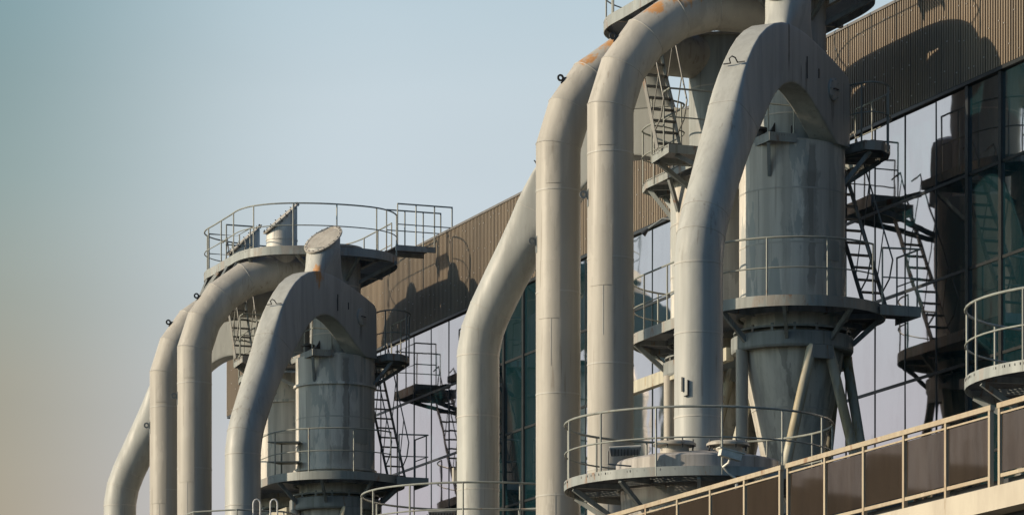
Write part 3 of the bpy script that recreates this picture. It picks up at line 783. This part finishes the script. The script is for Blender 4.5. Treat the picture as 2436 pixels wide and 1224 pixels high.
def tank(fr, c, z, label, group, R=2.33, with_top=True):
    T = thing('hopper_tank', fr.w((c[0], c[1], z-4)), label, 'tank', group)
    mb = MB(fr)
    mb.lathe(c, [(.25, z-3.6), (1.33, z-.62), (1.36, z-.18), (1.36, z+.08), (1.44, z+.10), (1.44, z+.34), (1.41, z+.37), (1.1, z+.44), (.5, z+.52), (.43, z+.54)], 64)
    mb.band(c, 1.3, 1.5, z+.08, z+.12, 64)
    mb.build('tank_shell', mat_tank, T, 25)
    for q in (.6, 2.17, 3.74, 5.31): MB(fr).tube([(c[0]+1.2*math.cos(q), c[1]+1.2*math.sin(q), -ZC), (c[0]+1.2*math.cos(q), c[1]+1.2*math.sin(q), z-.65)], .1, 12).build('leg', mat_leg, T, 30)
    for (a, b) in ((-60, .93), (-119, .93)):
        an = math.radians(a); d = Vector(xy2uv(math.cos(an), math.sin(an)))*b
        x = (c[0]+d.x, c[1]+d.y)
        m_ = MB(fr); m_.lathe(x, [(.25, z+.36), (.25, z+.55), (.37, z+.56), (.37, z+.60), (.33, z+.63), (.08, z+.65)], 32)
        mh = m_.build('manhole', mat_cover, T, 30)
        m_ = MB(fr)
        for i in range(8):
            q = 2*PI*i/8; m_.tube([(x[0]+.34*math.cos(q), x[1]+.34*math.sin(q), z+.50), (x[0]+.34*math.cos(q), x[1]+.34*math.sin(q), z+.66)], .014, 6)
        m_.build('bolt_ring', mat_dark, mh, 40)
    return T
def tank_platform(fr, c, z, label, group, R=2.33):
    T = thing('tank_platform', fr.w((c[0], c[1], z-.3)), label, 'platform', group)
    n = 56; pts = [(c[0]+R*math.cos(2*PI*i/n), c[1]+R*math.sin(2*PI*i/n)) for i in range(n)]
    mb = MB(fr); grating(mb, pts, z, [(c[0], c[1], 1.4)], .05); mb.build('deck_grating', mat_grate, T)
    MB(fr).strip(pts[::-1], z-.13, z+.03, -.015).build('fascia', mat_fascia, T, 30)
    MB(fr).band(c, 1.40, 1.43, z-.12, z+.0, 56).build('inner_ring', mat_steel, T, 30)
    railing(fr, T, pts, z, 1.03, r=.021, step=1.15, closed=True)
    for i in range(10):
        a = 2*PI*(i+.35)/10; d = Vector((math.cos(a), math.sin(a)))
        MB(fr).bar((c[0]+d.x*1.22, c[1]+d.y*1.22, z-.85), (c[0]+d.x*(R-.06), c[1]+d.y*(R-.06), z-.15), .06, .08).build('bracket', mat_steel, T)
        MB(fr).bar((c[0]+d.x*1.43, c[1]+d.y*1.43, z-.09), (c[0]+d.x*(R-.04), c[1]+d.y*(R-.04), z-.09), .05, .09).build('deck_beam', mat_steel, T)
    return T

# ------------------------------------------------------------ setting
FA = Frame(5.22, 74.4)
WV = -2.87                                       # facade plane
ground = MB(Frame(0, 0)).add([(-900, -900, -ZC), (900, -900, -ZC), (900, 900, -ZC), (-900, 900, -ZC)], [(0, 1, 2, 3)]).build('ground', mat_ground, None, origin=(0, 0, 0))
ground['kind'] = 'structure'; 
bl = thing('factory_hall', FA.w((15, WV-10, -ZC)), 'long factory hall with corrugated brown parapet above reflective glass curtain wall', 'building')
U0, U1 = -12.0, 45.5
zt, zb_ = 18.73, 16.6
mb = MB(FA)
p = .098; u = U0; prof = []
while u < U1:
    prof += [(u, 0), (u+p*.42, 0), (u+p*.48, .05), (u+p*.94, .05)]; u += p
prof.append((u, 0))
n = len(prof); vs = [(a, WV+.03+b, zb_) for a, b in prof]+[(a, WV+.03+b, zt) for a, b in prof]
mb.add(vs, [(i, i+1, n+i+1, n+i) for i in range(n-1)])
rnd = random.Random(3)
ci = 0; u = U0
while u < U1-.2:
    for zz in (16.85, 17.38, 17.95, 18.5):
        z = zz+rnd.uniform(-.12, .12) if True else zz; uu = u+rnd.choice((0, 1, 2))*p+p*.71
        mb.box((uu-.011, WV+.078, z-.012), (uu+.011, WV+.092, z+.012), 1)
    u += p*4
mb.build('corrugated_parapet', [mat_clad, mat_screw], bl)
mb = MB(FA); mb.box((U0, WV-1.0, zt-.02), (U1+.06, WV+.10, zt+.035)); mb.box((U1, WV-.3, zb_), (U1+.05, WV+.06, zt-.025)); mb.build('parapet_cap', mat_roof, bl)
MB(FA).box((U0, WV-.2, zb_-.07), (U1, WV+.075, zb_-.002)).build('parapet_soffit', mat_frame, bl)
MB(FA).box((U0, WV-20, -ZC), (U1-.02, WV-.12, zb_-.08)).build('wall_core', mat_frame, bl)
MB(FA).box((U0, WV-20, zb_-.078), (U1-.01, WV-.05, zt-.025)).build('roof_block', mat_roof, bl)
rows = [16.53, 14.88, 13.14, 11.4, 9.66, 7.92, 6.18]
cols = [2.36-1.305*k_ for k_ in range(11, 0, -1)]+[2.36, 3.66, 4.97, 6.28]+[13.46-1.31*k_ for k_ in range(4, 0, -1)]+[13.46+1.31*k_ for k_ in range(25)]
rest = MB(FA); cnt = 0
cand = []
for i in range(len(cols)-1):
    for j in range(len(rows)-1):
        cand.append((cols[i], cols[i+1], rows[j+1], rows[j]))
def near_key(c): 
    m_ = (c[0]+c[1])/2
    return (0 if (-6.5 < m_ < 39 and c[3] > 9) else 1, m_)
cand.sort(key=near_key)
for (a, b, z0, z1) in cand:
    tu, tz = rnd.uniform(-.0045, .0045), rnd.uniform(-.003, .003)
    b = min(b, U1)
    def pv(uu, zz): return (uu, WV+(uu-(a+b)/2)*tu+(zz-(z0+z1)/2)*tz, zz)
    q = [pv(a+.01, z0+.01), pv(b-.01, z0+.01), pv(b-.01, z1-.01), pv(a+.01, z1-.01)]
    q2 = [(x, y-.02, z) for x, y, z in q]
    F = [(0, 1, 2, 3), (7, 6, 5, 4), (0, 4, 5, 1), (1, 5, 6, 2), (2, 6, 7, 3), (3, 7, 4, 0)]
    if cnt < 99:
        MB(FA).add(q+q2, F).build('window_pane', mat_glass, bl); cnt += 1
    else: rest.add(q+q2, F)
ro = rest.build('window_pane', mat_glass, bl); ro['kind'] = 'stuff'
for c in cols:
    thick = .11 if (c < -1.2 or 18 < c < 25) else .032
    MB(FA).box((c-thick/2, WV-.1, 5.9), (c+thick/2, WV+(.045 if thick > .1 else .012), zb_-.073)).build('mullion', mat_frame, bl)
for z in rows[1:]:
    MB(FA).box((cols[0], WV-.1, z-.028), (U1, WV+.018, z+.028)).build('transom', mat_frame, bl)

# ------------------------------------------------------------ clusters
def cluster(X, Y, side, flanges, z2, z3, ztop):
    f = Frame(X, Y); fm = Frame(X, Y, 3.25)
    near, far = 'front', 'rear'
    g = lambda s_: s_
    cyclone(f, 'bluish grey cylindrical separator with cone on splayed legs, %s one of the %s cluster' % ('nearer', side), 'dust separators of the duct clusters', flanges)
    cyclone(fm, 'grey separator cylinder half hidden behind its twin in the %s cluster' % side, 'dust separators of the duct clusters', flanges)
    zd = 9.0 if not flanges else -ZC
    arch_duct(f, zd, 'grey duct with a flat faced arch at the front of the %s cluster' % side, 'arched ducts', 0)
    arch_duct(fm, zd, 'grey bent duct behind the two tall pipes of the %s cluster' % side, 'arched ducts', 1)
    overhead_pipe(f, .12, .0, 3.61, z2, -ZC, 'tall round grey pipe bending over the top of the %s cluster, nearer of the pair' % side, 'tall overhead pipes', lugs=((-1.35, 14.35),))
    overhead_pipe(f, 3.0, 3.25, 3.50, z3, -ZC, 'tall round grey pipe bending over the %s cluster, partly behind its twin' % side, 'tall overhead pipes', lugs=((-1.35, 14.0),))
    top_platform(f, 'round ended top platform with railing above the pipes of the %s cluster' % side, 'top platforms', ztop, flanges)
    gangway(f, 'short railed gangway from the top platform of the %s cluster to the hall roof' % side, 'roof gangways', ztop+.25)
    mid_platform(f, 'small grated landing below the steep stair on the pipe side of the %s cluster' % side, 'mid level landings')
    balcony(f, 'small railed balcony between separator and glass wall in the %s cluster' % side, 'wall side balconies')
    ring_platform(f, 12.4, 'curved grated ring platform with railing round the separators of the %s cluster' % side, 'ring platforms')
    ship_ladder(f, (1.1, 1.79, 15.5), (2.28, 1.79, 18.1), .47, 11, 'steep steel stair up to the top platform behind the pipes of the %s cluster' % side, 'steep stairs')
    ship_ladder(f, (-.72, -1.61, 12.4), (1.17, -1.61, 15.5), .45, 12, 'steep steel stair beside the glass wall at the right of the %s cluster' % side, 'steep stairs')
    ship_ladder(f, (2.36, -1.61, 12.4), (4.28, -1.61, 15.5), .45, 12, 'steep stair of the %s cluster seen mainly as a dark reflection in the glass wall' % side, 'steep stairs')
cluster(5.22, 74.4, 'right', False, 15.95, 15.8, 18.36)
cluster(-4.41, 99.6, 'left', True, 15.5, 15.3, 17.95)
FB = Frame(-4.41, 99.6)
FAm = Frame(5.22, 74.4, 3.25)
tank(FA, PIP, 8.6, 'round grey tank with domed lid and two manholes under the front arched duct', 'hopper tanks')
tank_platform(FA, PIP, 8.6, 'round railed platform round the domed tank, bottom centre right', 'tank platforms')
tank(FAm, PIP, 8.6, 'tank whose lid just shows at the bottom edge under the bent duct in the middle', 'hopper tanks')
tank_platform(FAm, PIP, 8.6, 'round railed platform at the bottom edge round the bent duct in the middle', 'tank platforms')
# platform around the front duct of the left cluster
T = thing('ladder_platform', FB.w((PIP[0], PIP[1], 9.6)), 'small railed platform with two white ladder hoops at the bottom edge, left of centre', 'platform')
pl = [(PIP[0]+1.5*math.cos(2*PI*(i+.5)/8), PIP[1]+1.5*math.sin(2*PI*(i+.5)/8)) for i in range(8)]
m_ = MB(FB); grating(m_, pl, 9.9, [(PIP[0], PIP[1], .45)]); m_.build('deck_grating', mat_grate, T)
MB(FB).strip(pl[::-1], 9.8, 9.93, -.012).build('fascia', mat_fascia, T)
railing(FB, T, pl, 9.9, 1.05, closed=True, step=1.1)
for dx in (.42, .82):
    x, y = xy2uv(dx, -1.42); c = Vector((PIP[0]+x, PIP[1]+y)); e = Vector(xy2uv(.09, 0))*.9
    MB(FB).tube([(c.x-e.x, c.y-e.y, 9.3), (c.x-e.x, c.y-e.y, 11.1)]+[(c.x-e.x*math.cos(q), c.y-e.y*math.cos(q), 11.1+.1*math.sin(q)) for q in (.5, 1.05, 1.57, 2.1, 2.64)]+[(c.x+e.x, c.y+e.y, 11.1), (c.x+e.x, c.y+e.y, 9.3)], .02, 8).build('ladder_hoop', mat_ladder_w, T, 40)
# shelf frame between the separators of the left cluster
T = thing('shelf_frame', (-5.35, 99.0, 12.4+ZC), 'small two shelf steel frame on the ring platform of the left cluster', 'frame')
F00 = Frame(0, 0)
def q_(x, y, z): a, b = xy2uv(x, y); return (a, b, z)
for zz in (12.78, 13.27):
    MB(F00).rings([[q_(-6.05, 98.85, zz), q_(-5.25, 98.75, zz), q_(-5.2, 99.2, zz), q_(-5.75, 99.3, zz)], [q_(-6.05, 98.85, zz+.025), q_(-5.25, 98.75, zz+.025), q_(-5.2, 99.2, zz+.025), q_(-5.75, 99.3, zz+.025)]]).build('shelf', mat_rail, T)
for xx in (-5.72, -5.25): MB(F00).bar(q_(xx, 99.1, 12.4), q_(xx, 99.1, 13.27), .035, .035, (1, 0, 0)).build('leg', mat_rail, T)
# nearest cluster: only its rear tank platform reaches into the picture
FC = Frame(8.92, 57.3)
tank(FC, (0, 0), 8.6, 'grey tank standing inside the round platform cut off at the right edge', 'hopper tanks')
tank_platform(FC, (0, 0), 8.6, 'round railed platform cut off by the right edge of the photo', 'tank platforms', R=2.4)

# floodlight and security camera on the tank
def at(px, py, Y): return ((px-1218)/9500*Y, Y, (2327-py)/9500*Y)
F0 = Frame(0, 0)
def wl(x, y, z): # world offset -> local of F0
    u_, v_ = xy2uv(x, y); return (u_, v_, z)
def floodlight(px, py, Y, label):
    x, y, z = at(px, py, Y)
    T = thing('floodlight', (x, y, z+ZC-.3), label, 'lamp', 'floodlights on the tanks')
    m_ = MB(F0)
    def P(a, b, c): return wl(x+a, y+b, z+c)
    hw = .27
    a0 = [P(-hw, -.10, .03), P(hw, -.10, .06), P(hw, .10, .10), P(-hw, .10, .07)]; a1 = [P(-hw*.9, -.05, -.10), P(hw*.9, -.05, -.07), P(hw*.9, .09, -.05), P(-hw*.9, .09, -.08)]
    m_.rings([a1, a0]); m_.build('lamp_housing', mat_tank, T)
    m_ = MB(F0); m_.rings([[Vector(q)+Vector((0, 0, .002)) for q in a0], [Vector(q)*1+Vector((0, 0, .02)) for q in a0]]); m_.build('lamp_glass', mat_white, T)
    m_ = MB(F0)
    for i in range(9): m_.bar(P(-hw*.85+i*.055, -.085, -.09), P(-hw*.85+i*.055, -.105, .02), .012, .02)
    m_.build('cooling_fin', mat_dark, T)
    m_ = MB(F0); m_.tube([P(-hw-.02, 0, 0), P(-hw-.02, 0, -.22), P(hw*.4, .05, -.25)], .015, 6); m_.build('mount_arm', mat_steel, T)
floodlight(1487, 1072, 68.1, 'boxy ribbed floodlight on the left edge of the tank lid')
floodlight(1052, 1222, 77.9, 'tilted floodlight at the bottom edge beside the bent duct in the middle')
x, y, z = at(1737, 1081, 67.1)
T = thing('security_camera', (x, y, z+ZC-.4), 'white box security camera on a bracket at the platform edge', 'camera')
P = lambda a, b, c: wl(x+a*1.35, y+b*1.35, z+c*1.35)
d = Vector((.95, -.25, -.22)).normalized()
m_ = MB(F0); m_.bar(P(-.13, -.05, .03), P(.13, .05, -.03), .13, .12); m_.build('camera_body', mat_white, T)
m_ = MB(F0); m_.bar(P(-.15, -.055, .085), P(.17, .06, .015), .165, .016); m_.build('sun_shield', mat_white, T)
m_ = MB(F0); m_.bar(P(.131, .05, -.03), P(.14, .054, -.032), .08, .07); m_.build('lens_window', mat_dark, T)
m_ = MB(F0); m_.tube([P(0, 0, -.04), P(-.02, .0, -.1), P(-.08, .05, -.14), P(-.02, .08, -.22), P(.08, .1, -.28)], .022, 8); m_.tube([P(.08, .1, -.28), P(.1, .12, -.75)], .03, 8); m_.bar(P(-.25, .1, -.42), P(.12, .1, -.3), .04, .04); m_.build('mount_arm', mat_white, T, 40)
# gooseneck lamp on the facade
lp = (10.95, WV+.1)
T = thing('gooseneck_lamp', FA.w((lp[0], lp[1], 13.2)), 'thin hooked lamp pole in front of the glass wall behind the front arched duct', 'lamp')
MB(FA).tube([(lp[0], lp[1]+.3, -ZC), (lp[0], lp[1]+.3, 16.0), (lp[0]+.1, lp[1]+.4, 16.25), (lp[0]+.3, lp[1]+.6, 16.3), (lp[0]+.5, lp[1]+.85, 16.1)], .022, 8).build('pole', mat_steel, T, 40)
MB(FA).tube([(lp[0]+.5, lp[1]+.85, 16.1), (lp[0]+.56, lp[1]+.95, 15.98)], lambda i: (.03, .07)[i], 10).build('lamp_shade', mat_dark, T, 40)

# ------------------------------------------------------------ balustrade and deck edge
FR = Frame(5.99, 55.0)
deck = thing('roof_deck_edge', FR.w((3, -1, 4.5)), 'cream rendered concrete deck edge below the bronze glass balustrade', 'parapet')
ZR = 7.72
mb = MB(FR); mb.box((-9, -3.2, 6.28), (24, .10, 6.60)); mb.build('edge_beam', mat_cream, deck)
MB(FR).box((-9, -.30, 6.602), (24, -.12, 6.72)).build('dark_gap_strip', mat_dark, deck)  # dark strip added so the gap under the bottom rail looks shaded
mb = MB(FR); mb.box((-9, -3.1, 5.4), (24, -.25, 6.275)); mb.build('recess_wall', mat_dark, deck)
mb = MB(FR); mb.box((-9, -3.2, 5.2), (24, .06, 5.395))
u = -8.5
while u < 24:
    mb.box((u, -.2, 5.4), (u+.22, .03, 6.27)); u += 2.6
mb.build('lower_beam', mat_cream, deck)
MB(FR).box((-9, -3.0, -ZC), (24, -.3, 5.19)).build('lower_wall', mat_cream, deck)
secs = [([-1.57-.0, -2.86, -4.15, -5.44, -6.73][::-1], 'bronze glass balustrade section at the right edge of the photo'),
        ([-1.29, 0, 1.29, 2.58, 3.87, 5.16], 'five panel bronze glass balustrade section rising at the right'),
        ([5.44, 6.74, 8.04, 9.34, 10.64, 11.94, 13.2], 'bronze glass balustrade section in front of the round tank platform')]
rd0 = random.Random(5)
for us, lab in secs:
    T = thing('glass_balustrade', FR.w((sum(us)/len(us), 0, 6.6)), lab, 'railing', 'balustrade sections along the deck')
    a, b = min(us), max(us)
    MB(FR).box((a-.05, -.035, ZR-.07), (b+.05, .035, ZR)).build('top_rail', mat_bpost, T)
    MB(FR).box((a, -.02, 6.72), (b, .02, 6.77)).build('bottom_rail', mat_bpost, T)
    MB(FR).box((a, -.018, ZR-.155), (b, .018, ZR-.13)).build('middle_rail', mat_bpost, T)
    for u in us:
        MB(FR).box((u-.028, -.03, 6.6), (u+.028, .03, ZR-.071)).build('post', mat_bpost, T)
    for i in range(len(us)-1):
        a0, b0 = us[i]+.05, us[i+1]-.05; ja, jb, jc = [rd0.uniform(-.006, .006) for _ in range(3)]
        f4 = [(a0, .004+ja, 6.79), (b0, .004+jb, 6.79), (b0, .004+jc+jb, ZR-.165), (a0, .004+jc+ja, ZR-.165)]
        MB(FR).add(f4+[(x, y-.012, z) for x, y, z in f4], [(0, 1, 2, 3), (7, 6, 5, 4), (0, 4, 5, 1), (1, 5, 6, 2), (2, 6, 7, 3), (3, 7, 4, 0)]).build('glass_panel', mat_bglass, T)

# ------------------------------------------------------------ far skyline seen only as reflections
rd = random.Random(11)
for i, (az_, dist, wd, hh) in enumerate(((-44.3, 320, 16, 48), (-46.2, 310, 3.2, 46.5), (-47.2, 330, 13, 44.5), (-48.7, 315, 5, 46), (-42.4, 325, 9, 47))):
    a = math.radians(az_); x, y = math.sin(a)*dist+5, math.cos(a)*dist+60
    T = thing('distant_tower', (x, y, 0), ['wide grey tower block', 'slim grey tower block', 'broad stepped block', 'narrow tower block', 'low broad block'][i]+' far to the left, seen only as a reflection', 'building', 'distant blocks')
    f = Frame(x, y)
    m_ = MB(f); m_.box((-wd/2, -8, -ZC), (wd/2, 8, hh)); m_.build('tower_wall', mat_city, T)
    m_ = MB(f); m_.box((-wd/4, -4, hh+.01), (wd/8, 4, hh+1.5)); m_.tube([(0, 0, hh+1.5), (0, 0, hh+4)], .2, 6); m_.build('roof_plant', mat_city, T)
